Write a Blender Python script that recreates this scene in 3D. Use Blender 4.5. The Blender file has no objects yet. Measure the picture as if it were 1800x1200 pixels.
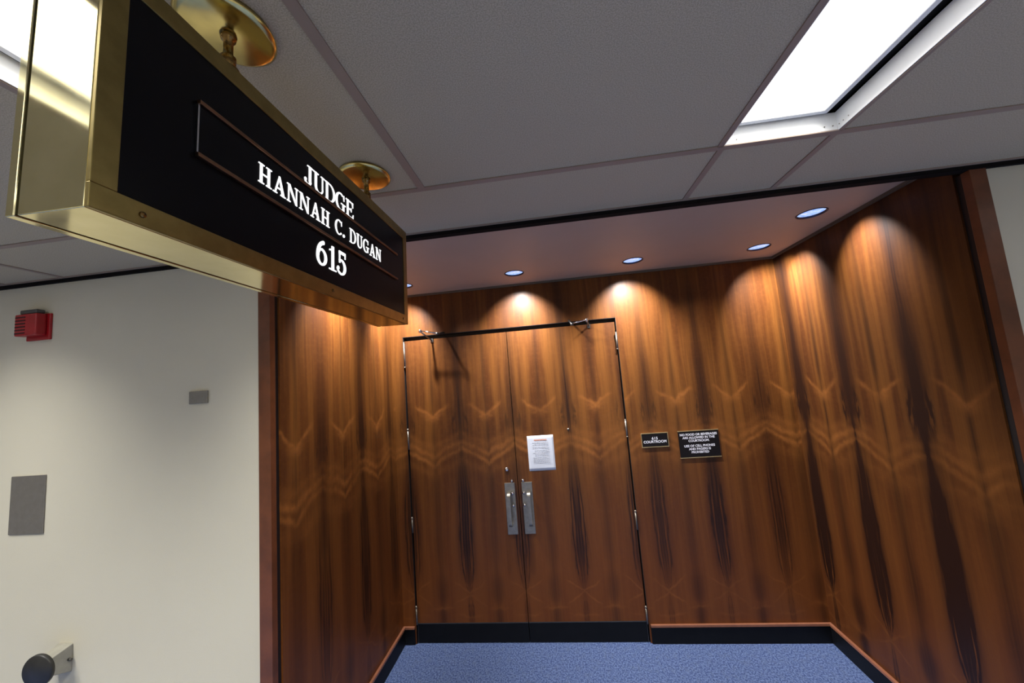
import bpy, bmesh, math, random
from mathutils import Vector, Matrix
random.seed(7)
S = bpy.context.scene
C = S.collection
PI = math.pi

# ------------------------------------------------------------------ dimensions (metres)
D = 1.408          # depth of the vestibule behind the corridor wall plane (y = 0)
XL, XR = -.109, 3.111
H = 2.801          # corridor ceiling
HS = 2.870         # vestibule soffit
CORR = -3.27       # opposite corridor wall
X0, X1 = -5.2, 7.4
DW, DH = 1.83, 2.499

# ------------------------------------------------------------------ mesh helpers
def link(name, bm, mats=None, parent=None, smooth=False, loc=None, bevel=0, kind=None):
    me = bpy.data.meshes.new(name)
    bmesh.ops.recalc_face_normals(bm, faces=bm.faces)
    bm.to_mesh(me); bm.free()
    o = bpy.data.objects.new(name, me); C.objects.link(o)
    if mats is not None:
        for m in (mats if isinstance(mats, (list, tuple)) else [mats]):
            me.materials.append(m)
    if smooth:
        for p in me.polygons: p.use_smooth = True
    if loc is not None: o.location = loc
    if parent is not None: o.parent = parent
    if bevel:
        b = o.modifiers.new('bevel', 'BEVEL'); b.width = bevel; b.segments = 2; b.limit_method = 'ANGLE'
        b.angle_limit = math.radians(50)
    if kind: o['kind'] = kind
    return o

def box(bm, x0, x1, y0, y1, z0, z1, mi=0, M=None):
    vs = []
    for x in (x0, x1):
        for y in (y0, y1):
            for z in (z0, z1):
                p = Vector((x, y, z))
                vs.append(bm.verts.new(M @ p if M else p))
    for f in ((0,1,3,2),(4,6,7,5),(0,4,5,1),(2,3,7,6),(0,2,6,4),(1,5,7,3)):
        fa = bm.faces.new([vs[i] for i in f]); fa.material_index = mi
    return vs

def BOX(*a, **k):
    bm = bmesh.new(); box(bm, *a, **k); return bm

def lathe(bm, prof, axis='Z', c=(0,0,0), n=32, M=None, mi=0, cap=True):
    """prof: list of (radius, height)."""
    c = Vector(c); rings = []
    for r, h in prof:
        ring = []
        for i in range(n):
            a = 2*PI*i/n
            x, y = r*math.cos(a), r*math.sin(a)
            p = {'Z': Vector((x, y, h)), 'Y': Vector((x, h, y)), 'X': Vector((h, x, y))}[axis] + c
            ring.append(bm.verts.new(M @ p if M else p))
        rings.append(ring)
    for a, b in zip(rings, rings[1:]):
        for i in range(n):
            f = bm.faces.new((a[i], a[(i+1) % n], b[(i+1) % n], b[i])); f.material_index = mi; f.smooth = True
    if cap:
        for r in (rings[0], rings[-1]):
            f = bm.faces.new(r); f.material_index = mi

def tube(bm, pts, r, n=12, mi=0, M=None):
    pts = [Vector(p) for p in pts]; rings = []
    for i, p in enumerate(pts):
        t = (pts[min(i+1, len(pts)-1)] - pts[max(i-1, 0)]).normalized()
        a = t.cross(Vector((0,0,1)))
        if a.length < .1: a = t.cross(Vector((1,0,0)))
        a.normalize(); b = t.cross(a)
        ring = []
        for k in range(n):
            q = p + r*(a*math.cos(2*PI*k/n) + b*math.sin(2*PI*k/n))
            ring.append(bm.verts.new(M @ q if M else q))
        rings.append(ring)
    for a, b in zip(rings, rings[1:]):
        for i in range(n):
            f = bm.faces.new((a[i], a[(i+1) % n], b[(i+1) % n], b[i])); f.material_index = mi; f.smooth = True
    for r_ in (rings[0], rings[-1]):
        f = bm.faces.new(r_); f.material_index = mi

def empty(name, loc):
    o = bpy.data.objects.new(name, None); C.objects.link(o); o.location = loc
    o.empty_display_size = .05
    return o

def tag(o, label=None, cat=None, group=None, kind=None):
    if label: o['label'] = label
    if cat: o['category'] = cat
    if group: o['group'] = group
    if kind: o['kind'] = kind
    return o

def copy_tree(o, parent=None):
    c = o.copy(); C.objects.link(c)
    if parent is not None: c.parent = parent
    for ch in list(o.children): copy_tree(ch, c)
    return c

# ------------------------------------------------------------------ material helpers
class V:
    """tiny expression builder over Math nodes"""
    nt = None
    def __init__(s, sock): s.s = sock
    @staticmethod
    def op(name, *a, clamp=False):
        n = V.nt.nodes.new('ShaderNodeMath'); n.operation = name; n.use_clamp = clamp
        for i, x in enumerate(a):
            if isinstance(x, V): V.nt.links.new(x.s, n.inputs[i])
            else: n.inputs[i].default_value = x
        return V(n.outputs[0])
    def __add__(s, o): return V.op('ADD', s, o)
    __radd__ = __add__
    def __sub__(s, o): return V.op('SUBTRACT', s, o)
    def __rsub__(s, o): return V.op('SUBTRACT', o, s)
    def __mul__(s, o): return V.op('MULTIPLY', s, o)
    __rmul__ = __mul__
    def __truediv__(s, o): return V.op('DIVIDE', s, o)
def vabs(a): return V.op('ABSOLUTE', a)
def vexp(a): return V.op('EXPONENT', a)
def gauss(x, w):
    q = x / w
    return vexp((q*q) * -1.0)
def clamp01(a): return V.op('ADD', a, 0.0, clamp=True)
def sstep(a, lo, hi):
    n = V.nt.nodes.new('ShaderNodeMapRange'); n.interpolation_type = 'SMOOTHSTEP'
    V.nt.links.new(a.s, n.inputs[0]); n.inputs[1].default_value = lo; n.inputs[2].default_value = hi
    n.inputs[3].default_value = 0; n.inputs[4].default_value = 1
    return V(n.outputs[0])
def ramp(x, pts, lo, hi):
    """piecewise curve of x given (x, value) pairs"""
    n = V.nt.nodes.new('ShaderNodeValToRGB'); cr = n.color_ramp; cr.interpolation = 'B_SPLINE'
    q = (x - lo) / (hi - lo)
    V.nt.links.new(q.s, n.inputs[0])
    while len(cr.elements) > 1: cr.elements.remove(cr.elements[0])
    for i, (a, v) in enumerate(pts):
        t = (a-lo)/(hi-lo)
        e = cr.elements[0] if i == 0 else cr.elements.new(t)
        e.position = t; e.color = (v, v, v, 1)
    return V(n.outputs[0])
def noise(x, y, z=0.0, detail=3, rough=.5, dist=0):
    c = V.nt.nodes.new('ShaderNodeCombineXYZ')
    for i, a in enumerate((x, y, z)):
        if isinstance(a, V): V.nt.links.new(a.s, c.inputs[i])
        else: c.inputs[i].default_value = a
    n = V.nt.nodes.new('ShaderNodeTexNoise'); n.inputs['Scale'].default_value = 1
    n.inputs['Detail'].default_value = detail; n.inputs['Roughness'].default_value = rough
    n.inputs['Distortion'].default_value = dist
    V.nt.links.new(c.outputs[0], n.inputs['Vector'])
    return V(n.outputs['Fac'])
def mixc(f, a, b):
    n = V.nt.nodes.new('ShaderNodeMix'); n.data_type = 'RGBA'; n.clamp_factor = True
    V.nt.links.new(f.s, n.inputs[0])
    for i, x in ((6, a), (7, b)):
        if isinstance(x, tuple): n.inputs[i].default_value = (*x, 1)
        else: V.nt.links.new(x, n.inputs[i])
    return n.outputs[2]

def mat(name, col=(.5,.5,.5), rough=.5, metal=0, spec=.5, emis=None, estr=0, coat=0):
    m = bpy.data.materials.new(name); m.use_nodes = True
    b = m.node_tree.nodes['Principled BSDF']
    b.inputs['Base Color'].default_value = (*col, 1)
    b.inputs['Roughness'].default_value = rough
    b.inputs['Metallic'].default_value = metal
    b.inputs['Specular IOR Level'].default_value = spec
    b.inputs['Coat Weight'].default_value = coat
    if emis: b.inputs['Emission Color'].default_value = (*emis, 1); b.inputs['Emission Strength'].default_value = estr
    return m
def nodes_of(m):
    V.nt = m.node_tree
    return m.node_tree, m.node_tree.nodes['Principled BSDF']
def objco():
    n = V.nt.nodes.new('ShaderNodeTexCoord'); s = V.nt.nodes.new('ShaderNodeSeparateXYZ')
    V.nt.links.new(n.outputs['Object'], s.inputs[0])
    return V(s.outputs[0]), V(s.outputs[1]), V(s.outputs[2])
def mottled(name, col, amt=.15, scale=6, rough=.5, metal=0, spec=.5, bump=0, bscale=200, rvar=0, tint=None):
    m = mat(name, col, rough, metal, spec); nt, b = nodes_of(m)
    x, y, z = objco()
    f = noise(x*scale, y*scale, z*scale, 4, .6)
    c2 = tint if tint else tuple(max(0, c*(1-amt)) for c in col)
    nt.links.new(mixc(sstep(f, .3, .7), col, c2), b.inputs['Base Color'])
    if rvar:
        g = noise(x*scale*2.1, y*scale*2.1, z*scale*2.1, 5, .65)
        nt.links.new((g*rvar + (rough - rvar*.5)).s, b.inputs['Roughness'])
    if bump:
        bn = nt.nodes.new('ShaderNodeBump'); bn.inputs['Strength'].default_value = bump; bn.inputs['Distance'].default_value = .002
        h = noise(x*bscale, y*bscale, z*bscale, 2, .5)
        nt.links.new(h.s, bn.inputs['Height']); nt.links.new(bn.outputs[0], b.inputs['Normal'])
    return m

WD1, WD2, WD3, WD4 = (.088,.0265,.0056), (.190,.068,.0125), (.046,.0130,.0035), (.225,.084,.019)
def make_wood(name, strong=0, seed=0.0, shade=0.0):
    """book-matched rosewood veneer; the UV map holds metres along the wall (dark joint every P) and height"""
    m = mat(name, rough=.42, spec=.22); nt, b = nodes_of(m)
    P = .455; h = P/2
    uvn = nt.nodes.new('ShaderNodeUVMap'); sp = nt.nodes.new('ShaderNodeSeparateXYZ')
    nt.links.new(uvn.outputs[0], sp.inputs[0])
    u, z = V(sp.outputs[0]), V(sp.outputs[1])
    # slight wander so that leaves are not perfectly ruled
    uw = u + (noise(u*2.0, z*1.6, seed, 2) - .5)*.030
    t = V.op('PINGPONG', uw, h)                # 0 on the dark joint, h on the chevron centre
    tc = h - t
    k = V.op('FLOOR', u/P + .5)
    par = V.op('ABSOLUTE', V.op('SINE', (k*PI/2)))     # 1 on odd joints
    par2 = V.op('ABSOLUTE', V.op('SINE', k*1.37 + seed + .6))
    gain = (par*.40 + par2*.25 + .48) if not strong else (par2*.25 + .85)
    w = ramp(z, [(.13,.014),(.22,.020),(.30,.014),(.37,.003),(.44,.026),(.54,.044),(.7,.052),(.9,.050),(1.1,.046),(1.3,.036),(1.42,.022),(1.5,.014),(1.6,.022),(1.78,.034),(1.98,.028),(2.25,.020),(2.87,.014)], .0, 2.9)
    inten = ramp(z, [(.13,.75),(.3,.65),(.37,.2),(.46,.75),(.7,.95),(1.0,.95),(1.3,.8),(1.45,.45),(1.55,.6),(1.75,.95),(1.98,.85),(2.25,.45),(2.87,.25)], .0, 2.9)
    fine = noise(t*260, z*2.4, seed + k*.35, 4, .72)
    med = noise(t*30, z*.9, seed + 5 + k*.15, 4, .6, .6)
    tn = t + (noise(t*55, z*5.0, seed + 3 + k*.7, 3) - .5)*.040
    q = V.op('ABSOLUTE', tn / w)
    streak = sstep(noise(t*120, z*1.4, seed + 11 + k*.2, 3, .6), .30, .66)
    dark = vexp((q*q) * -.9)*(streak*.78 + .14)
    lowm = 1.0 - sstep(z, 1.0, 1.4)
    outline = gauss(q - .95, .13)*lowm*.8 + gauss(q - .42, .10)*lowm*.35
    inner = gauss(q - .68, .14)*lowm
    halo = gauss(t + (med - .5)*.05, .085)*.42*sstep(z, .3, .7)
    # dark ovals on the chevron centre lines
    w2 = ramp(z, [(.13,.034),(.23,.038),(.262,.006),(.30,.030),(.38,.046),(.46,.042),(.54,.024),(.62,.036),(.78,.044),(.92,.032),(1.05,.036),(1.2,.042),(1.32,.026),(1.38,.014),(1.5,.018),(1.78,.012),(2.0,.018),(2.4,.022),(2.87,.016)], .0, 2.9)
    i2 = ramp(z, [(.13,.5),(.24,.5),(.262,.1),(.32,.5),(.45,.45),(.54,.2),(.75,.42),(1.0,.3),(1.2,.42),(1.38,.42),(1.5,.3),(1.6,.46),(1.75,.30),(1.82,.1),(1.95,.45),(2.3,.40),(2.87,.2)], .0, 2.9)
    q2 = (tc + (noise(t*50, z*6, seed + 8, 2) - .5)*.014)/w2
    oval = vexp((q2*q2)*-.8)*i2*(streak*.5 + .85)
    # green grey flames either side of the joint around eye height
    flame = gauss(t - .052, .018)*gauss(z - 1.73, .10)*.75*sstep(noise(t*70, z*14, seed + k, 2), .35, .6)
    # grain
    broad = noise(t*9, z*.8, seed + 9 + k*.3, 2, .5)
    cross = noise(t*30, z*34, seed + 2, 4, .65)
    blot = noise(u*5, z*2.2, seed + 13, 3, .6)
    # chevrons : light crossing figure
    ss = t/h
    zw = z + (noise(u*6, z*2.5, seed + 21, 3) - .5)*.10 + (noise(t*26, z*9, seed + k*2.3, 2) - .5)*.030
    so = 1.0 - ss
    c1 = gauss(zw - (1.785 + so*.20 - so*so*.06), .016)*sstep(ss, .25, .6)
    c1b = gauss(zw - (1.765 + so*.12), .028)*sstep(ss, .45, .95)*.6
    c2 = gauss(zw - (1.385 + so*.19 - so*so*.055), .021)
    c3 = gauss(zw - (1.460 + so*.16 - so*so*.05), .026)*.75
    c4 = gauss(zw - (1.54 + so*.10), .035)*.35
    c5 = gauss(zw - (1.32 + so*.10), .04)*.25
    xx = gauss(vabs(zw - .37) - ss*.15 - .004, .008)*(1.0 - sstep(ss, .35, .7))*.42
    c6 = gauss(zw - (.262 - so*.03), .010)*sstep(ss, .45, .9)*.35
    c7 = gauss(zw - (.19 + ss*.03), .010)*(1.0 - sstep(ss, .3, .6))*.3
    light = clamp01(c1*.8 + c1b + c2*.8 + c3 + c4 + c5 + xx + c6 + c7)*(cross*1.1 + .25)*(sstep(blot, .3, .7)*.9 + .35)
    d = clamp01(dark*inten*gain + outline*gain*inten + halo*gain + oval + flame*gain)
    d = clamp01(d - inner*gain*(1.0 - streak*.6)*.40)
    base1 = mixc(sstep(broad*.62 + med*.38, .36, .64), WD1, WD2)
    base2 = mixc(sstep(fine, .30, .75)*.34, base1, WD3)
    base3 = mixc(sstep(cross, .42, .8)*.20, base2, WD4)
    red = sstep(1.0 - z/1.7, .0, .8)*.60
    base4 = mixc(red, base3, (.185, .052, .0120))
    lit = mixc(light*.85, base4, (.330, .118, .026))
    col = mixc(d*.93*(1.0 - light*.6) + shade, lit, (.016, .0055, .003))  # last term paints shade evenly over the whole veneer
    nt.links.new(col, b.inputs['Base Color']); b.inputs['Coat Weight'].default_value = .13; b.inputs['Coat Roughness'].default_value = .30
    nt.links.new((fine*.14 + .36).s, b.inputs['Roughness'])
    return m

W_back = make_wood('rosewood_back', seed=1.0)
W_right = make_wood('rosewood_right_shaded', strong=1, seed=4.0, shade=.40)  # veneer darkened all over, painted shade for the dimmer right wall
W_left = make_wood('rosewood_left', seed=7.0)
W_door = make_wood('rosewood_door', seed=1.5)
W_trim = mottled('stained_trim_wood', (.155,.047,.016), .35, 9, .4)
W_cap = mottled('base_cap_wood', (.33,.13,.07), .2, 15, .35)
M_wall = mottled('beige_wall_paint', (.635,.595,.475), .03, 1.3, .55, bump=.25, bscale=260, spec=.3)
M_black = mat('black_ceiling_trim', (.009,.0075,.007), .9, spec=.1)
M_reveal = mat('dark_reveal', (.010,.006,.005), .6)
M_base = mottled('black_vinyl_base', (.006,.0065,.008), .3, 8, .5, spec=.2)
M_grid = mottled('ceiling_grid_bar', (.33,.245,.19), .06, 5, .55)
M_soffit = mottled('soffit_paint', (.45,.37,.295), .05, 3, .6)
M_edge = mat('soffit_edge_bar', (.10,.085,.065), .5)
M_white = mottled('white_enamel', (.82,.82,.80), .04, 10, .35)
M_gap = mat('fixture_gap_black', (.006,.006,.006), .8)
M_lens = mat('light_diffuser', (.9,.9,.9), .5, emis=(1.0,.985,.95), estr=2.0)
M_brass = mottled('polished_brass', (.92,.82,.46), .12, 14, .085, 1, rvar=.07, tint=(.84,.74,.39))
M_canopy = mottled('canopy_brass', (.80,.65,.26), .12, 14, .20, 1, rvar=.08)
M_brassd = mottled('satin_brass', (.37,.285,.10), .2, 30, .33, 1, rvar=.1)
M_brasso = mottled('aged_brass', (.30,.185,.065), .4, 60, .28, 1, rvar=.1)
M_copper = mottled('bronze_rail', (.33,.19,.11), .3, 20, .35, 1)
M_panel = mat('black_sign_panel', (.0035,.0035,.0045), .25, spec=.16)
M_letter = mat('backlit_white_letters', (.9,.9,.9), .4, emis=(1,1,1), estr=1.2)
M_steel = mottled('brushed_steel', (.36,.33,.28), .15, 40, .46, 1, rvar=.12)
M_chrome = mottled('chrome', (.75,.75,.77), .1, 40, .14, 1)
M_dsteel = mottled('dark_steel_edge', (.13,.125,.12), .2, 20, .35, .8)
M_plate = mottled('wall_plate_metal', (.27,.25,.225), .1, 30, .42, .6)
M_grey = mottled('grey_wall_plate', (.27,.25,.215), .1, 30, .45, .3)
M_red = mottled('fire_red_plastic', (.42,.010,.016), .15, 20, .35)
M_alarm = mat('alarm_smoked_lens', (.07,.065,.06), .3)
M_slot = mat('alarm_slot_dark', (.05,.002,.003), .5)
M_holder = mottled('holder_bracket_enamel', (.36,.345,.29), .15, 25, .45, .2)
M_disc = mottled('holder_disc_dark', (.022,.021,.020), .3, 40, .4)
M_paper = mottled('white_paper', (.74,.78,.86), .03, 12, .7)
M_ink = mat('grey_print', (.42,.43,.47), .8)
M_oink = mat('orange_print', (.72,.30,.18), .8)
M_signbk = mat('engraved_sign_black', (.008,.006,.007), .4, spec=.2)
M_signw = mat('engraved_sign_letters', (.85,.85,.92), .6)
M_goldfr = mottled('gold_sign_frame', (.62,.47,.24), .2, 60, .42, .8)

# ceiling tile : fine fissured texture
M_tile = mat('ceiling_tile', (.40,.38,.345), .8, spec=.2); nt, b = nodes_of(M_tile)
x, y, z = objco()
n1 = noise(x*330, y*330, 0, 4, .65); n2 = noise(x*1.1, y*1.1, 0, 2)
nt.links.new(mixc(sstep(n1, .38, .62), (.41,.350,.245), (.58,.500,.365)), b.inputs['Base Color'])
bn = nt.nodes.new('ShaderNodeBump'); bn.inputs['Strength'].default_value = .5; bn.inputs['Distance'].default_value = .002
nt.links.new(n1.s, bn.inputs['Height']); nt.links.new(bn.outputs[0], b.inputs['Normal'])
# carpet : blue tweed
M_carpet = mat('blue_tweed_carpet', (.1,.15,.35), .95, spec=.1); nt, b = nodes_of(M_carpet)
x, y, z = objco()
n1 = noise(x*105, y*75, 0, 4, .75); n2 = noise(x*28, y*16, 3, 3, .6)
c1 = mixc(sstep(n1, .38, .64), (.042,.066,.180), (.175,.245,.455))
c2 = mixc(sstep(n2, .45, .75)*.30, c1, (.13,.165,.24))
nt.links.new(c2, b.inputs['Base Color'])
bn = nt.nodes.new('ShaderNodeBump'); bn.inputs['Strength'].default_value = .6; bn.inputs['Distance'].default_value = .004
nt.links.new(n1.s, bn.inputs['Height']); nt.links.new(bn.outputs[0], b.inputs['Normal'])
# downlight lens
M_lamp = mat('downlight_lens', (.5,.6,.9), .25, emis=(.30,.47,1.0), estr=1.0); nt, b = nodes_of(M_lamp)
x, y, z = objco()
nt.links.new(mixc(sstep(noise(x*40, y*40, 0, 2), .4, .62), (.22,.42,1.0), (.58,.77,1.0)), b.inputs['Emission Color'])
M_can = mat('downlight_rim', (.05,.055,.10), .35, .6)

# ------------------------------------------------------------------ the setting
def uv_fn(o, fn):
    me = o.data; uv = me.uv_layers.new(name='UVMap')
    for p in me.polygons:
        for li in p.loop_indices:
            co = o.matrix_basis @ me.vertices[me.loops[li].vertex_index].co
            uv.data[li].uv = fn(co)

link('floor', BOX(X0-.1, X1+.1, CORR-.1, D+.2, -.08, 0), M_carpet, kind='structure')

# corridor walls
bm = bmesh.new()
box(bm, X0, -.170, 0, .12, 0, 3.02)
link('wall_facade_left', bm, M_wall, kind='structure')
bm = bmesh.new()
box(bm, 3.172, X1, 0, .12, 0, 3.02)
link('wall_facade_right', bm, M_wall, kind='structure')
link('wall_opposite', BOX(X0, X1, CORR-.1, CORR, 0, 3.02), M_wall, kind='structure')
link('wall_unseen_end_left', BOX(X0-.1, X0, CORR-.1, .12, 0, 3.02), M_wall, kind='structure')  # unseen end wall, added to keep the light inside the corridor
link('wall_unseen_end_right', BOX(X1, X1+.1, CORR-.1, .12, 0, 3.02), M_wall, kind='structure')  # likewise unseen, closes the other end to contain the light

# back wall (three pieces around the doors in one wall)
G = .004
bm = bmesh.new()
box(bm, XL-.1, -G, D, D+.12, 0, 3.02)
box(bm, -G, DW+G, D, D+.12, DH+G, 3.02)
o = link('wall_back', bm, W_back, kind='structure')
uv_fn(o, lambda c: (c.x*.995, c.z))
o = link('wall_back_right', BOX(DW+G, XR+.1, D, D+.12, 0, 3.02), W_back, kind='structure')
uv_fn(o, lambda c: ((c.x-2.01)*1.06, c.z))
o = link('wall_left', BOX(XL-.06, XL, .055, D, 0, 3.02), W_left, kind='structure')
uv_fn(o, lambda c: (D-c.y-.105, c.z))
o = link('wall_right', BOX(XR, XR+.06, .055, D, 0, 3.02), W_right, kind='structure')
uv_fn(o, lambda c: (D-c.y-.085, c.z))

# jamb trims and dark reveals at the mouth of the vestibule
for n, (a, b_, r0, r1) in enumerate(((-.170, -.106, -.150, -.118), (3.108, 3.172, 3.120, 3.152))):
    link('trim_%d' % (n+1), BOX(a, b_, -.014, .022, 0, H-.024), W_trim, bevel=.002, kind='structure')
    link('trim_%d' % (n+3), BOX(r0, r1, .022, .055, 0, H-.024), M_reveal, kind='structure')

# corridor ceiling with holes for the troffers
FX = [(-3.524, -3.151), (-1.699, -1.326), (.126, .499), (1.951, 2.324), (3.776, 4.149), (5.601, 5.974)]
FY0, FY1 = -2.86, -.415
def quad(bm, pts, mi=0):
    f = bm.faces.new([bm.verts.new(p) for p in pts]); f.material_index = mi; return f
bm = bmesh.new()
xs = [X0]
for a, b_ in FX: xs += [a, b_]
xs.append(X1)
for i in range(len(xs)-1):
    a, b_ = xs[i], xs[i+1]
    quad(bm, [(a, FY1, H), (b_, FY1, H), (b_, 0, H), (a, 0, H)])
    quad(bm, [(a, CORR, H), (b_, CORR, H), (b_, FY0, H), (a, FY0, H)])
    if i % 2 == 0: quad(bm, [(a, FY0, H), (b_, FY0, H), (b_, FY1, H), (a, FY1, H)])
link('ceiling', bm, M_tile, kind='structure')

# ceiling grid bars
bm = bmesh.new(); t = .0125; zt = H-.0045
for yb in (FY1, FY0):
    box(bm, X0, X1, yb-t*(1 if yb == FY0 else .3), yb+t*(1.7 if yb == FY1 else .1), zt, H-.0005)
for i, (a, b_) in enumerate(FX):
    for x_ in (a, b_):
        box(bm, x_-t*.9, x_+t*.9, FY1+t*1.7, -.026, zt, H-.0005)
        box(bm, x_-t*.9, x_+t*.9, CORR+.02, FY0-t, zt, H-.0005)
    box(bm, a-.020, a-.001, FY0, FY1, zt, H-.0005)
    box(bm, b_+.001, b_+.012, FY0, FY1, zt, H-.0005)
box(bm, .855-.0135, .855+.0135, FY0, FY1-t*.3, zt, H-.0005)
link('trim_5', bm, M_grid, kind='structure')
# wall angle and black edge trim along the corridor wall
link('trim_6', BOX(X0, X1, -.026, -.0165, H-.006, H-.0005), M_grid, kind='structure')
link('trim_7', BOX(X0, X1, -.016, -.0005, H-.024, H-.0005), M_black, kind='structure')
# black fascia across the mouth of the vestibule
link('trim_8', BOX(-.168, 3.170, .0005, .021, H-.0235, HS+.02), M_black, kind='structure')

# soffit with round holes
DL = [(2.850, .535), (2.850, 1.100), (1.950, 1.088), (1.054, 1.075), (.155, 1.085), (.155, .535)]
RL = .0735
bm = bmesh.new()
xc = sorted(set([XL-.05, XR+.05] + [round(v, 4) for c in DL for v in (c[0]-.1, c[0]+.1)]))
rows = [(.021, .435), (.435, .635), (.635, .985), (.985, 1.185), (1.185, D+.02)]
for (ya, yb) in rows:
    for a, b_ in zip(xc, xc[1:]):
        hit = [c for c in DL if a < c[0] < b_ and ya < c[1] < yb]
        if not hit:
            quad(bm, [(a, ya, HS), (b_, ya, HS), (b_, yb, HS), (a, yb, HS)])
        else:
            cx, cy = hit[0]; n = 48; inn = []; out = []
            for i in range(n):
                an = 2*PI*i/n; c_, s_ = math.cos(an), math.sin(an)
                inn.append(bm.verts.new((cx+RL*c_, cy+RL*s_, HS)))
                k = 1e9
                if c_ > 1e-9: k = min(k, (b_-cx)/c_)
                if c_ < -1e-9: k = min(k, (a-cx)/c_)
                if s_ > 1e-9: k = min(k, (yb-cy)/s_)
                if s_ < -1e-9: k = min(k, (ya-cy)/s_)
                out.append(bm.verts.new((cx+k*c_, cy+k*s_, HS)))
            for i in range(n):
                j = (i+1) % n
                bm.faces.new((inn[i], inn[j], out[j], out[i]))
            for cxn, cyn in ((a, ya), (b_, ya), (b_, yb), (a, yb)):   # square corners
                i = min(range(n), key=lambda q: (out[q].co-Vector((cxn, cyn, HS))).length)
                if (out[i].co-Vector((cxn, cyn, HS))).length > 1e-4:
                    out[i].co = Vector((cxn, cyn, HS))
link('ceiling_soffit', bm, M_soffit, kind='structure')
bm = bmesh.new()
box(bm, XL, XR, D-.018, D-.0005, HS-.016, HS-.0005)
box(bm, XL+.0005, XL+.018, .03, D-.018, HS-.016, HS-.0005)
box(bm, XR-.018, XR-.0005, .03, D-.018, HS-.016, HS-.0005)
link('trim_9', bm, M_edge, kind='structure')

# baseboards : black base with a stained cap
def baseboard(name, parts, caps):
    bm = bmesh.new()
    for p in parts: box(bm, *p)
    for p in caps: box(bm, *p, mi=1)
    link(name, bm, [M_base, W_cap], bevel=.0015, kind='structure')
bz, cz = .119, .136
baseboard('baseboard_back', [(XL+.0145, -.012, D-.013, D-.0005, 0, bz), (DW+.014, XR-.0145, D-.013, D-.0005, 0, bz)],
          [(XL+.0205, -.012, D-.019, D-.0005, bz, cz), (DW+.014, XR-.0205, D-.019, D-.0005, bz, cz)])
baseboard('baseboard_left', [(XL+.0005, XL+.014, .056, D-.0005, 0, bz)], [(XL+.0005, XL+.020, .056, D-.0005, bz, cz)])
baseboard('baseboard_right', [(XR-.014, XR-.0005, .056, D-.0005, 0, bz)], [(XR-.020, XR-.0005, .056, D-.0005, bz, cz)])
baseboard('baseboard_facade_left', [(X0, -.171, -.012, -.0005, 0, bz)], [(X0, -.171, -.016, -.0005, bz, cz)])
baseboard('baseboard_facade_right', [(3.173, X1, -.012, -.0005, 0, bz)], [(3.173, X1, -.016, -.0005, bz, cz)])

# door frame (dark, behind the reveal) -------------------------------------------
bm = bmesh.new()
box(bm, -G, DW+G, D+.066, D+.115, 0, DH+G)
box(bm, -.0035, -.0005, D+.001, D+.066, 0, DH+.0035)
box(bm, DW+.0005, DW+.0035, D+.001, D+.066, 0, DH+.0035)
box(bm, -.0005, DW+.0005, D+.001, D+.066, DH+.0005, DH+.0035)
link('trim_10', bm, M_reveal, kind='structure')

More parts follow.
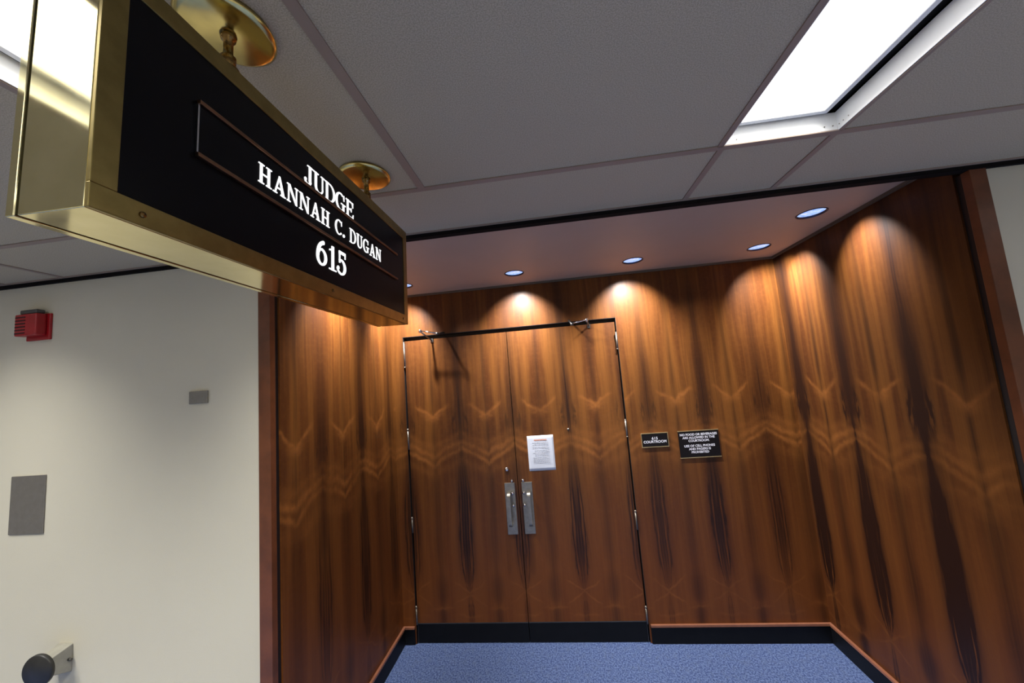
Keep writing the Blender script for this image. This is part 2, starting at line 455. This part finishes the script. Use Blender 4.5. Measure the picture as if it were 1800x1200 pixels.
# ------------------------------------------------------------------ doors
DY = D+.012
def leaf(n, x0, x1, side):
    e = empty('door_%d' % n, (x0 if side < 0 else x1, DY, 0)); tag(e, kind='structure')
    ox, oy = e.location.x, e.location.y
    def part(name, bm, m, **k):
        for v in bm.verts: v.co -= Vector((ox, oy, 0))
        return link(name, bm, m, e, **k)
    bm = BOX(x0, x1, DY, DY+.045, .149, DH-.032)
    p = part('panel', bm, W_door)
    me = p.data; uv = me.uv_layers.new(name='UVMap')
    for pl in me.polygons:
        for li in pl.loop_indices:
            co = me.vertices[me.loops[li].vertex_index].co
            uv.data[li].uv = ((co.x+ox)*.995, co.z)
    part('kick_plate', BOX(x0, x1, DY-.004, DY+.043, .006, .1455), M_base, bevel=.001)
    bm = BOX(x0, x1, DY-.005, DY+.043, .146, .1515)
    xe = x0 if side < 0 else x1-.003
    box(bm, xe, xe+.003, DY-.0055, DY-.0042, .006, .146)
    part('kick_plate_trim', bm, M_dsteel)
    hx = x0-.001 if side < 0 else x1+.001
    spans = ((2.242, 2.452, 0), (1.537, 1.695, 1), (.860, .970, 1), (.150, .275, 1)) if side < 0 else \
            ((2.244, 2.372, 0), (1.538, 1.664, 0), (.824, .952, 1), (.141, .250, 1))
    for a, b_, ball in spans:
        bm = bmesh.new()
        lathe(bm, [(.0062, a), (.0062, b_)], c=(hx, D-.006, 0), n=12)
        box(bm, hx-.004, hx+.004, D-.006, DY+.002, a, b_)
        if ball:
            lathe(bm, [(.003, b_), (.0085, b_+.004), (.0095, b_+.010), (.006, b_+.016), (.001, b_+.018)], c=(hx, D-.006, 0), n=12)
        else:
            lathe(bm, [(.004, b_), (.008, b_+.002), (.006, b_+.007), (.001, b_+.009)], c=(hx, D-.006, 0), n=12)
            lathe(bm, [(.001, a-.009), (.006, a-.007), (.008, a-.002), (.004, a)], c=(hx, D-.006, 0), n=12)
        h = part('hinge', bm, M_steel)
    # pull plate
    px0, px1 = (.803, .887) if side < 0 else (.944, 1.030)
    bm = bmesh.new(); box(bm, px0, px1, DY-.006, DY-.0003, .815, 1.220)
    pl = part('pull_plate', bm, M_steel, bevel=.002)
    cx = px0+.034 if side < 0 else px0+.056
    bm = bmesh.new(); prof = []
    for i in range(7):
        a = PI/2*i/6; prof.append((1.118+.022*math.cos(a), DY-.006-.022-.024*math.sin(a)))
    prof = [(1.140, DY-.006)] + prof + [(2.030-z_, y_) for z_, y_ in prof[::-1]] + [(.890, DY-.006)]
    hwid = .013; rows_ = []
    for i, (z_, y_) in enumerate(prof):
        p0, p1 = prof[max(i-1, 0)], prof[min(i+1, len(prof)-1)]
        tz, ty_ = p1[0]-p0[0], p1[1]-p0[1]; ln_ = math.hypot(tz, ty_) or 1
        nz, ny = ty_/ln_*.007, -tz/ln_*.007
        rows_.append([bm.verts.new((cx+sx*hwid, y_+q*ny, z_+q*nz)) for q, sx in ((0, -1), (0, 1), (-1, 1), (-1, -1))])
    for A_, B_ in zip(rows_, rows_[1:]):
        for i in range(4): bm.faces.new((A_[i], A_[(i+1) % 4], B_[(i+1) % 4], B_[i]))
    bm.faces.new(rows_[0]); bm.faces.new(rows_[-1])
    for v in bm.verts: v.co -= Vector((ox, oy, 0))
    ph = link('pull_handle', bm, M_steel, pl); 
    cxl = .868 if side < 0 else .960
    for z_ in (1.238, 1.141, 1.046):
        bm = bmesh.new()
        y0 = DY-.006 if z_ < 1.22 else DY
        lathe(bm, [(.0085, y0), (.0085, y0-.012), (.0115, y0-.016), (.0115, y0-.024), (.007, y0-.030), (.001, y0-.031)], axis='Y', c=(cxl, 0, z_), n=18)
        for v in bm.verts: v.co -= Vector((ox, oy, 0))
        link('pull_knob', bm, M_chrome, pl)
    if side < 0:
        bm = bmesh.new()
        lathe(bm, [(.019, DY), (.019, DY-.004), (.016, DY-.010), (.015, DY-.018), (.006, DY-.020), (.001, DY-.020)], axis='Y', c=(.832, 0, 1.330), n=28)
        part('deadbolt_cylinder', bm, M_chrome)
    else:
        bm = bmesh.new()
        lathe(bm, [(.009, DY), (.009, DY-.003), (.005, DY-.005), (.001, DY-.005)], axis='Y', c=(1.363, 0, 1.620), n=16)
        part('peephole', bm, M_steel)
    return e
leaf(1, .008, .9125, -1)
leaf(2, .9175, DW-.008, 1)

# overhead door holders (knob, link arm and shoe above each leaf)
def holder(K, foot, E2, foot2, label):
    e = empty('door_closer', (foot[0], D, foot[2])); tag(e, label, 'door closer', 'door closer arms over the double doors')
    def part(name, bm, m):
        for v in bm.verts: v.co -= e.location
        return link(name, bm, m, e)
    K, foot, E2, foot2 = map(Vector, (K, foot, E2, foot2))
    bm = bmesh.new()
    lathe(bm, [(.001, -.014), (.010, -.012), (.013, -.004), (.013, .008), (.009, .014), (.001, .015)], c=K, n=20)
    part('pivot_knob', bm, M_chrome)
    bm = bmesh.new(); tube(bm, [foot, K], .0065, 10)
    part('closer_arm', bm, M_steel)
    bm = bmesh.new(); tube(bm, [K + Vector((0, 0, .004)), E2 + Vector((0, 0, .004))], .0055, 10)
    part('link_rod', bm, M_chrome)
    bm = bmesh.new(); tube(bm, [foot2, E2], .0085, 10)
    lathe(bm, [(.001, -.012), (.012, -.010), (.013, .010), (.001, .013)], c=E2, n=18)
    part('shoe_arm', bm, M_dsteel)
    bm = bmesh.new(); box(bm, foot.x-.012, foot.x+.012, foot.y-.003, foot.y+.004, foot.z-.016, foot.z+.016)
    part('foot_bracket', bm, M_dsteel)
holder((.216, D-.160, 2.517), (.258, D+.006, 2.452), (.358, D-.150, 2.484), (.372, D-.001, 2.512),
       'chrome door closer arm above the left door leaf, casting two thin shadows')
holder((1.590, D-.095, 2.487), (1.612, D+.006, 2.452), (1.470, D-.080, 2.468), (1.452, D-.001, 2.512),
       'dull door closer arm above the right door leaf, in shadow')

# ------------------------------------------------------------------ notices on wood
def text_mesh(body, size, extrude=.0004, spacing=1.0, line=1.0):
    cu = bpy.data.curves.new('txt', 'FONT'); cu.body = body; cu.size = size; cu.align_x = 'CENTER'
    cu.align_y = 'CENTER'; cu.extrude = extrude; cu.space_character = spacing; cu.space_line = line; cu.offset = .0006
    o = bpy.data.objects.new('txt', cu); C.objects.link(o)
    dg = bpy.context.evaluated_depsgraph_get(); dg.update()
    me = bpy.data.meshes.new_from_object(o.evaluated_get(dg))
    bpy.data.objects.remove(o); bpy.data.curves.remove(cu)
    return me
def put_text(name, body, size, parent, loc, m, **k):
    me = text_mesh(body, size, **k); me.name = name
    me.materials.clear(); me.materials.append(m)
    me.transform(Matrix.Rotation(PI/2, 4, 'X'))
    o = bpy.data.objects.new(name, me); C.objects.link(o); o.parent = parent; o.location = loc
    return o
def wall_sign(x0, x1, z0, z1, label, txts, bars_only):
    e = empty('wall_sign', ((x0+x1)/2, D, (z0+z1)/2)); tag(e, label, 'sign')
    w, h = (x1-x0)/2, (z1-z0)/2
    link('sign_board', BOX(-w+.003, w-.003, -.0065, -.0005, -h+.003, h-.003), M_signbk, e)
    bm = bmesh.new(); f = .0055
    if bars_only:
        for za, zb in ((h-f, h), (-h, -h+f)):
            link('sign_frame_bar', BOX(-w, w, -.0085, -.0005, za, zb), M_goldfr, e)
        bm.free()
    else:
        box(bm, -w, w, -.0085, -.0005, h-f, h); box(bm, -w, w, -.0085, -.0005, -h, -h+f)
        box(bm, -w, -w+f*.7, -.0085, -.0005, -h+f, h-f); box(bm, w-f*.7, w, -.0085, -.0005, -h+f, h-f)
        link('sign_frame', bm, M_goldfr, e)
    for body, size, zo, sp in txts:
        put_text('lettering', body, size, e, (0, -.0069, zo), M_signw, spacing=sp)
wall_sign(1.930, 2.137, 1.4395, 1.551, 'small black courtroom number sign with thin gold frame, nearest the doors',
          [('615', .029, .012, 1.1), ('COURTROOM', .027, -.014, 1.02)], False)
wall_sign(2.211, 2.518, 1.341, 1.551, 'larger black food and phone rules sign with gold top and bottom bars',
          [('NO FOOD OR BEVERAGES', .0235, .073, 1.0), ('ARE ALLOWED IN THE', .0235, .049, 1.0), ('COURTROOM.', .0235, .025, 1.0),
           ('USE OF CELL PHONES', .0235, -.014, 1.0), ('AND PAGERS IS', .0235, -.038, 1.0), ('PROHIBITED', .0235, -.062, 1.0)], True)

# paper notice taped on the right leaf
e = empty('paper_notice', (1.127, DY, 1.444)); tag(e, 'white paper notice with orange heading taped to the right door leaf', 'notice')
bm = bmesh.new(); n = 12
grid = [[bm.verts.new((-.108+.216*i/n, -.0012-.0022*math.sin(PI*i/n)*math.sin(PI*j/n)-.0008*math.sin(5*i/n), -.1405+.281*j/n)) for j in range(n+1)] for i in range(n+1)]
for i in range(n):
    for j in range(n): bm.faces.new((grid[i][j], grid[i+1][j], grid[i+1][j+1], grid[i][j+1]))
sh = link('sheet', bm, M_paper, e, smooth=True)
sh.modifiers.new('t', 'SOLIDIFY').thickness = .0004
bm = bmesh.new()
ys = -.0044
z_ = .083; r = random.Random(3)
while z_ > -.082:
    xa = -.068 if r.random() < .8 else -.05
    xe = .068 - (r.random()*.05 if r.random() < .35 else 0)
    x_ = xa
    while x_ < xe:
        wl = r.uniform(.008, .022)
        box(bm, x_, min(x_+wl, xe), ys, ys+.0003, z_, z_+.0028); x_ += wl+.0035
    z_ -= .0105 if r.random() < .8 else .016
link('printed_lines', bm, M_ink, e)
bm = bmesh.new()
for i in range(9): box(bm, -.052+i*.0118, -.052+i*.0118+.0095, ys, ys+.0003, .100, .110)
link('printed_heading', bm, M_oink, e)

# ------------------------------------------------------------------ corridor wall fittings
# fire alarm horn
e = empty('fire_alarm', (-1.48, 0, 2.545)); tag(e, 'red louvred fire alarm horn high on the beige wall', 'fire alarm')
link('back_plate', BOX(-.074, .074, -.012, 0, -.078, .066), M_red, e, bevel=.003)
bm = bmesh.new()
box(bm, -.082, .056, -.056, -.012, -.056, .062)
link('horn_body', bm, M_red, e, bevel=.006)
bm = bmesh.new()
for i in range(6): box(bm, -.076, -.012, -.0572, -.0562, -.046+i*.0172, -.046+i*.0172+.008)
link('louvre_slots', bm, M_slot, e)
bm = bmesh.new(); box(bm, -.062, .044, -.050, -.012, .0625, .086)
link('strobe_lens', bm, M_alarm, e, bevel=.006)
# small grey plate
e = empty('wall_plate', (-.5065, 0, 2.0865)); tag(e, 'small grey rectangular wall plate with two screws, left of the wood trim', 'wall plate')
link('cover', BOX(-.0515, .0515, -.011, -.0005, -.0315, .0315), M_grey, e, bevel=.003)
for sx in (-.030, .024):
    bm = bmesh.new(); lathe(bm, [(.0042, -.0112), (.0042, -.0125), (.002, -.0135), (.0005, -.0136)], axis='Y', c=(sx, 0, .003), n=14)
    link('screw', bm, M_steel, e)
# large blank plate
o = link('access_panel', BOX(-.106, .106, -.006, 0, -.1475, .1475), M_plate, loc=(-1.496, 0, 1.602), bevel=.002)
tag(o, 'large plain dark metal cover plate on the beige wall', 'cover plate')
# magnetic door holder
e = empty('door_holder', (-1.225, 0, .870)); tag(e, 'round dark disc door holder on a grey bracket low on the beige wall', 'door holder')
bm = bmesh.new()
vs = box(bm, -.045, .040, -.075, 0, -.070, .060)
for v in vs:
    if v.co.y < -.05: v.co.x *= .80; v.co.z = v.co.z*.62 + .004
link('bracket', bm, M_holder, e, bevel=.004)
bm = bmesh.new()
lathe(bm, [(.022, -.0755), (.022, -.088)], axis='Y', c=(-.004, 0, .002), n=20)
link('neck', bm, M_dsteel, e)
bm = bmesh.new()
Mr = Matrix.Translation((-.004, -.088, .002)) @ Matrix.Rotation(math.radians(6), 4, 'Z')
lathe(bm, [(.060, -.0005), (.071, -.003), (.071, -.014), (.067, -.019), (.001, -.0195)], axis='Y', n=40, M=Mr)
link('disc', bm, M_disc, e)
bm = bmesh.new(); tube(bm, [(.038, -.014, -.006), (.052, -.014, -.008)], .0065, 12)
link('adjusting_screw', bm, M_dsteel, e)

# ------------------------------------------------------------------ ceiling troffers
def make_troffer():
    L = FY1-FY0; w = .373
    e = empty('ceiling_light', (0, 0, 0))
    bm = bmesh.new(); r = .062; t_ = .003
    box(bm, .0008, t_, -L+t_, -t_, -.002, r); box(bm, w-t_, w-.0008, -L+t_, -t_, -.002, r)
    box(bm, .0008, w-.0008, -t_, -.0008, -.002, r); box(bm, .0008, w-.0008, -L+.0008, -L+t_, -.002, r)
    link('recess_trim', bm, M_white, e)
    bm = bmesh.new(); box(bm, -.01, w+.01, -L-.01, .01, r+.016, r+.09)
    link('housing', bm, M_gap, e)
    bm = bmesh.new(); fw = .017; g = .036
    x0, x1, y0, y1 = .012, w-g, -L+.016, -.012
    z0, z1 = r-.006, r+.008
    box(bm, x0, x1, y1-fw, y1, z0, z1); box(bm, x0, x1, y0, y0+fw, z0, z1)
    box(bm, x0, x0+fw, y0+fw, y1-fw, z0, z1); box(bm, x1-fw, x1, y0+fw, y1-fw, z0, z1)
    fr = link('lens_frame', bm, M_white, e, bevel=.002)
    link('diffuser', BOX(x0+fw-.001, x1-fw+.001, y0+fw-.001, y1-fw+.001, z0+.004, z0+.008), M_lens, e)
    for px, py in ((w-.0035, -.030), (w-.0035, -.052), (w-.0035, -.012)):
        bm = bmesh.new(); lathe(bm, [(.0022, -.0005), (.0015, .0008)], axis='X', c=(px-.0002, py, .014), n=8)
        link('rivet', bm, M_steel, e)
    for px in (w-.018, w-.045, .045):
        bm = bmesh.new(); lathe(bm, [(.0022, -.0010), (.0015, -.0035)], axis='Y', c=(px, -.0025, .014), n=8)
        link('rivet', bm, M_steel, e)
    return e
TSP = 106
proto = make_troffer()
labs = {.126: 'long recessed ceiling light at far left, passing behind the hanging sign',
        1.951: 'long recessed ceiling light at upper right with white inner edge'}
for i, (a, b_) in enumerate(FX):
    o = proto if i == 0 else copy_tree(proto)
    o.location = (a, FY1, H)
    tag(o, labs.get(a, 'long recessed ceiling light further along the corridor, out of view'), 'ceiling light', 'recessed corridor ceiling lights')

    l = bpy.data.lights.new('troffer_light', 'AREA'); l.shape = 'RECTANGLE'; l.size = .29; l.size_y = 2.39
    l.energy = 26; l.color = (1.0, .975, .915); l.spread = math.radians(TSP)
    lo = bpy.data.objects.new('troffer_light', l); C.objects.link(lo); lo.parent = o
    lo.location = (.17, (FY0-FY1)/2, .059)
# ------------------------------------------------------------------ downlights
def make_downlight():
    e = empty('downlight', (0, 0, 0))
    bm = bmesh.new()
    lathe(bm, [(RL-.0005, -.0035), (RL+.003, -.003), (RL+.003, -.0005), (RL-.001, -.0005), (RL-.002, .05), (RL-.005, .05), (RL-.004, -.003), (RL-.0005, -.0035)], n=48, cap=False)
    link('rim', bm, M_can, e)
    bm = bmesh.new()
    lathe(bm, [(.001, .003), (.03, .004), (RL-.0045, .008), (RL-.0045, .016), (.001, .016)], n=48, cap=False)
    link('lens', bm, M_lamp, e)
    return e
proto = make_downlight()
# beams are tilted towards the wall beside them : (axis, cone angle, relative output)
SPOT = [((.66, 0, -.75), 74, .78), ((.42, .42, -.82), 100, .90), ((0, .60, -.82), 88, 1.1), ((0, .60, -.82), 88, 1.15), ((-.36, .46, -.84), 98, 1.1), ((-.62, 0, -.80), 86, .95)]
dlab = ['downlight nearest the camera on the right side of the soffit', 'downlight in the right rear corner of the soffit',
        'downlight above the wood wall right of the doors', 'downlight above the middle of the double doors',
        'downlight above the left rear corner, half hidden by the hanging sign', 'downlight by the left wood wall, behind the hanging sign']
for i, (x_, y_) in enumerate(DL):
    o = proto if i == 0 else copy_tree(proto)
    o.location = (x_, y_, HS)
    tag(o, dlab[i], 'downlight', 'round downlights in the soffit')
    l = bpy.data.lights.new('downlight_beam', 'SPOT'); l.energy = 145*SPOT[i][2]; l.color = (1.0, .985, .98)
    l.spot_size = math.radians(SPOT[i][1]); l.spot_blend = 1.0; l.shadow_soft_size = .018
    lo = bpy.data.objects.new('downlight_beam', l); C.objects.link(lo)
    lo.parent = o; lo.location = (0, 0, -.004)
    ax = Vector(SPOT[i][0]); ax.normalize()
    lo.rotation_mode = 'QUATERNION'; lo.rotation_quaternion = ax.to_track_quat('-Z', 'Y')

# ------------------------------------------------------------------ serif lettering
def R4(x0, y0, x1, y1): return [[(x0, y0), (x1, y0), (x1, y1), (x0, y1)]]
def PL(*p): return [list(p)]
def ARC(cx, cy, rx, ry, tw, th, a0, a1, n=26):
    out = []
    for i in range(n):
        pts = []
        for a in (a0+(a1-a0)*i/n, a0+(a1-a0)*(i+1)/n):
            a = math.radians(a); c_, s_ = math.cos(a), math.sin(a)
            pts.append(((cx+rx*c_, cy+ry*s_), (cx+(rx-tw)*c_, cy+(ry-th)*s_)))
        out.append([pts[0][0], pts[1][0], pts[1][1], pts[0][1]])
    return out
k_, n_, s_h = .150, .072, .055     # thick, thin, serif
def serif(x0, x1, y, top): return R4(x0, y-s_h if top else y, x1, y if top else y+s_h)
GL = {}
GL['H'] = (R4(.10,0,.10+k_,1)+R4(.60,0,.60+k_,1)+R4(.2,.455,.65,.455+n_)+serif(0,.37,1,1)+serif(0,.37,0,0)+serif(.5,.87,1,1)+serif(.5,.87,0,0), .87)
GL['A'] = (PL((.10,0),(.19,0),(.475,.93),(.42,1))+PL((.40,1),(.50,1.0),(.84,0),(.65,0))+R4(.22,.29,.66,.29+n_)+serif(0,.30,0,0)+serif(.54,.92,0,0), .92)
GL['N'] = (R4(.10,0,.10+n_,.95)+PL((.04,1),(.24,1),(.82,0),(.70,0),(.10,.92))+R4(.72,.05,.72+n_,1)+serif(0,.28,0,0)+serif(0,.24,1,1)+serif(.62,.90,1,1), .90)
GL['D'] = (R4(.10,0,.10+k_,1)+serif(0,.40,1,1)+serif(0,.40,0,0)+ARC(.38,.5,.47,.5,k_+.01,s_h+.005,-90,90), .85)
GL['U'] = (R4(.10,.30,.10+k_,1)+R4(.64,.30,.64+n_,1)+ARC(.4125,.31,.3125,.325,k_,.085,180,270,16)+ARC(.4125,.31,.3125,.325,n_,.085,270,360,16)+serif(0,.37,1,1)+serif(.55,.82,1,1), .82)
GL['J'] = (R4(.30,.22,.30+k_,1)+serif(.19,.58,1,1)+ARC(.235,.22,.235,.235,k_,.08,-90,0,14)+ARC(.235,.22,.235,.235,.10,.08,180,270,14)+ARC(.07,.23,.075,.075,.075,.075,0,360,16), .58)
GL['E'] = (R4(.10,0,.10+k_,1)+R4(0,.93,.70,1)+R4(0,0,.72,.075)+R4(.2,.46,.52,.46+n_)+PL((.70,1),(.70,.70),(.65,.70),(.58,.95))+PL((.74,.28),(.68,.28),(.60,.06),(.70,0))+R4(.49,.38,.54,.62), .74)
C_ = ARC(.44,.5,.44,.52,k_+.01,.075,42,318)
GL['C'] = (ARC(.44,.5,.44,.52,k_+.01,.075,55,180,18)+ARC(.44,.5,.44,.52,k_+.01,.075,180,318,18)+PL((.69,.93),(.745,1.0),(.775,1.0),(.775,.66),(.735,.66)), .80)
GL['G'] = (ARC(.44,.5,.44,.52,k_+.01,.075,55,180,18)+ARC(.44,.5,.44,.52,k_+.01,.075,180,310,18)+PL((.69,.93),(.745,1.0),(.775,1.0),(.775,.66),(.735,.66))+R4(.62,.04,.62+k_,.44)+R4(.48,.40,.90,.40+s_h), .90)
GL['.'] = (ARC(.12,.10,.115,.11,.115,.11,0,360,18), .24)
GL[' '] = ([], .42)
GL['6'] = (ARC(.40,.34,.36,.35,.17,.09,0,360,40)+ARC(.62,.36,.58,.68,.17,.15,112,182,20)+ARC(.50,.945,.085,.085,.085,.085,0,360,16), .78)
GL['1'] = (R4(.26,0,.26+.18,1.03)+PL((.10,.86),(.26,.90),(.40,1.03),(.26,.83),(.10,.79))+serif(.08,.62,0,0), .62)
GL['5'] = (R4(.16,.50,.25,1.03)+R4(.16,.90,.68,1.03)+ARC(.34,.33,.38,.35,.18,.09,-90,122,30)+ARC(.34,.33,.38,.35,.10,.09,195,270,14)+ARC(.085,.25,.085,.085,.085,.085,0,360,16)+R4(.62,.76,.68,.95), .74)
def word(s, y0, y1, base, cap, track, M, parent, m, xf):
    """one raised character per part"""
    k = (y1-y0)/(sum(GL[ch][1]+track for ch in s)-track); pen = 0
    for ch in s:
        g, adv = GL[ch]
        if g:
            bm = bmesh.new()
            for p in g:
                lo = [bm.verts.new(M @ Vector((xf, y0+(px+pen)*k, base+py*cap))) for px, py in p]
                hi = [bm.verts.new(M @ Vector((xf+.0016, y0+(px+pen)*k, base+py*cap))) for px, py in p]
                nn = len(p)
                bm.faces.new(hi); bm.faces.new(lo[::-1])
                for i in range(nn): bm.faces.new((lo[i], lo[(i+1) % nn], hi[(i+1) % nn], hi[i]))
            link('digit' if ch.isdigit() else ('full_stop' if ch == '.' else 'letter'), bm, m, parent)
        pen += adv+track

# ------------------------------------------------------------------ hanging brass sign
SC = Vector((.697, -.8586, 2.4727)); SW, SL, SHh = .123, .978, .364
Rm = Matrix.Rotation(-.0102, 4, 'Z') @ Matrix.Rotation(-.006, 4, 'X') @ Matrix.Rotation(.0231, 4, 'Y')
sg = empty('hanging_sign', SC)
tag(sg, 'brass box sign with black face and white lettering hanging from the corridor ceiling', 'hanging sign')
hw, hl, hh = SW/2, SL/2, SHh/2
bm = BOX(-.0425, hw-.0062, -hl, hl, -hh, hh, M=Rm)
link('housing', bm, M_brass, sg, bevel=.0012)
link('seam_core', BOX(-.0479, -.0424, -hl+.004, hl-.004, -hh+.004, hh-.004, M=Rm), M_gap, sg)
link('rear_cover', BOX(-hw, -.0480, -hl, hl, -hh, hh, M=Rm), M_brass, sg, bevel=.0012)
iy, iz = .4595, .1490
def ringbox(bm, x0, x1, oy, oz, iy, iz, M):
    box(bm, x0, x1, -oy, oy, iz, oz, M=M); box(bm, x0, x1, -oy, oy, -oz, -iz, M=M)
    box(bm, x0, x1, -oy, -iy, -iz, iz, M=M); box(bm, x0, x1, iy, oy, -iz, iz, M=M)
bm = bmesh.new(); ringbox(bm, hw-.0060, hw, hl, hh, iy, iz, Rm)
link('face_frame', bm, M_brassd, sg, bevel=.001)
link('black_panel', BOX(hw-.0060, hw-.0022, -iy+.0002, iy-.0002, -iz+.0002, iz-.0002, M=Rm), M_panel, sg)
for z0 in (.0565, -.0345):
    link('name_rail', BOX(hw-.0020, hw+.0060, -.3590, .3950, z0, z0+.0068, M=Rm), M_copper, sg, bevel=.0008)
link('name_insert', BOX(hw-.0021, hw+.0022, -.3570, .3930, -.0275, .0563, M=Rm), M_panel, sg, bevel=.0006)
link('insert_edge', BOX(hw-.0019, hw+.0030, -.3600, -.3572, -.0275, .0563, M=Rm), M_chrome, sg)
word('JUDGE', -.098, .112, .0665, .0485, .035, Rm, sg, M_letter, hw-.0021)
word('HANNAH C. DUGAN', -.236, .269, -.0085, .0400, .10, Rm, sg, M_letter, hw+.0023)
word('615', -.056, .073, -.1130, .0620, .06, Rm, sg, M_letter, hw-.0021)
for sy, sz in ((-.4295, -.166), (.0095, -.166), (.4446, -.166)):
    bm = bmesh.new(); lathe(bm, [(.0045, hw), (.0040, hw+.0022), (.0005, hw+.0026)], axis='X', c=(0, sy, sz), n=14, M=Rm)
    link('screw', bm, M_brasso, sg)
for cy in (-1.100, -.545):
    c = Vector((.697-.697, cy-SC.y, H-SC.z))
    bm = bmesh.new()
    Mt = Matrix.Translation(c) @ Matrix.Rotation(math.radians(3.5 if cy < -1 else 1.0), 4, 'Y')
    lathe(bm, [(.086, -.0060), (.086, -.010), (.080, -.014), (.074, -.0165), (.001, -.0175)], n=72, M=Mt)
    lathe(bm, [(.080, -.0006), (.080, -.011)], c=c, n=48)
    link('canopy_plate', bm, M_canopy, sg)
    top = c.z-.0175; bot = (Rm @ Vector((0, c.y, hh))).z
    off = (Rm @ Vector((0, c.y, hh)))
    bm = bmesh.new()
    L = top-bot
    prof = [(.0085, bot-.004), (.0085, bot+.020), (.0130, bot+.021), (.0135, bot+.036), (.0100, bot+.038), (.0098, bot+.044),
            (.0190, bot+.046), (.0200, bot+.050), (.0185, bot+.053), (.0105, bot+.055), (.0100, bot+.058), (.0132, bot+.060), (.0136, bot+.078), (.0105, bot+.081),
            (.0085, bot+.083), (.0085, top-.012), (.013, top-.010), (.015, top+.0002)]
    lathe(bm, prof, c=((off.x+c.x)/2, (off.y+c.y)/2, 0), n=24)
    link('stem', bm, M_brasso, sg)

# ------------------------------------------------------------------ camera
rx, ry, rz, F = .1078, .1065, -.0790, 655.34
fwd = Vector((-math.sin(ry)*math.cos(rx), math.cos(ry)*math.cos(rx), math.sin(rx)))
right0 = Vector((math.cos(ry), math.sin(ry), 0)); up0 = right0.cross(fwd)
right = math.cos(rz)*right0 + math.sin(rz)*up0; up = -math.sin(rz)*right0 + math.cos(rz)*up0
cam = bpy.data.cameras.new('camera'); co = bpy.data.objects.new('camera', cam); C.objects.link(co)
co.matrix_world = Matrix(((right.x, up.x, -fwd.x, 1.2948), (right.y, up.y, -fwd.y, -1.7234), (right.z, up.z, -fwd.z, 2.0389), (0, 0, 0, 1)))
cam.sensor_width = 36; cam.sensor_fit = 'HORIZONTAL'; cam.lens = F*36/1800; cam.clip_start = .02
S.camera = co
w = bpy.data.worlds.new('world'); S.world = w; w.use_nodes = True
w.node_tree.nodes['Background'].inputs[0].default_value = (0, 0, 0, 1)
S.view_settings.view_transform = 'Standard'; S.view_settings.look = 'None'; S.view_settings.gamma = 1
S.view_settings.use_curve_mapping = False; S.view_settings.exposure = 0
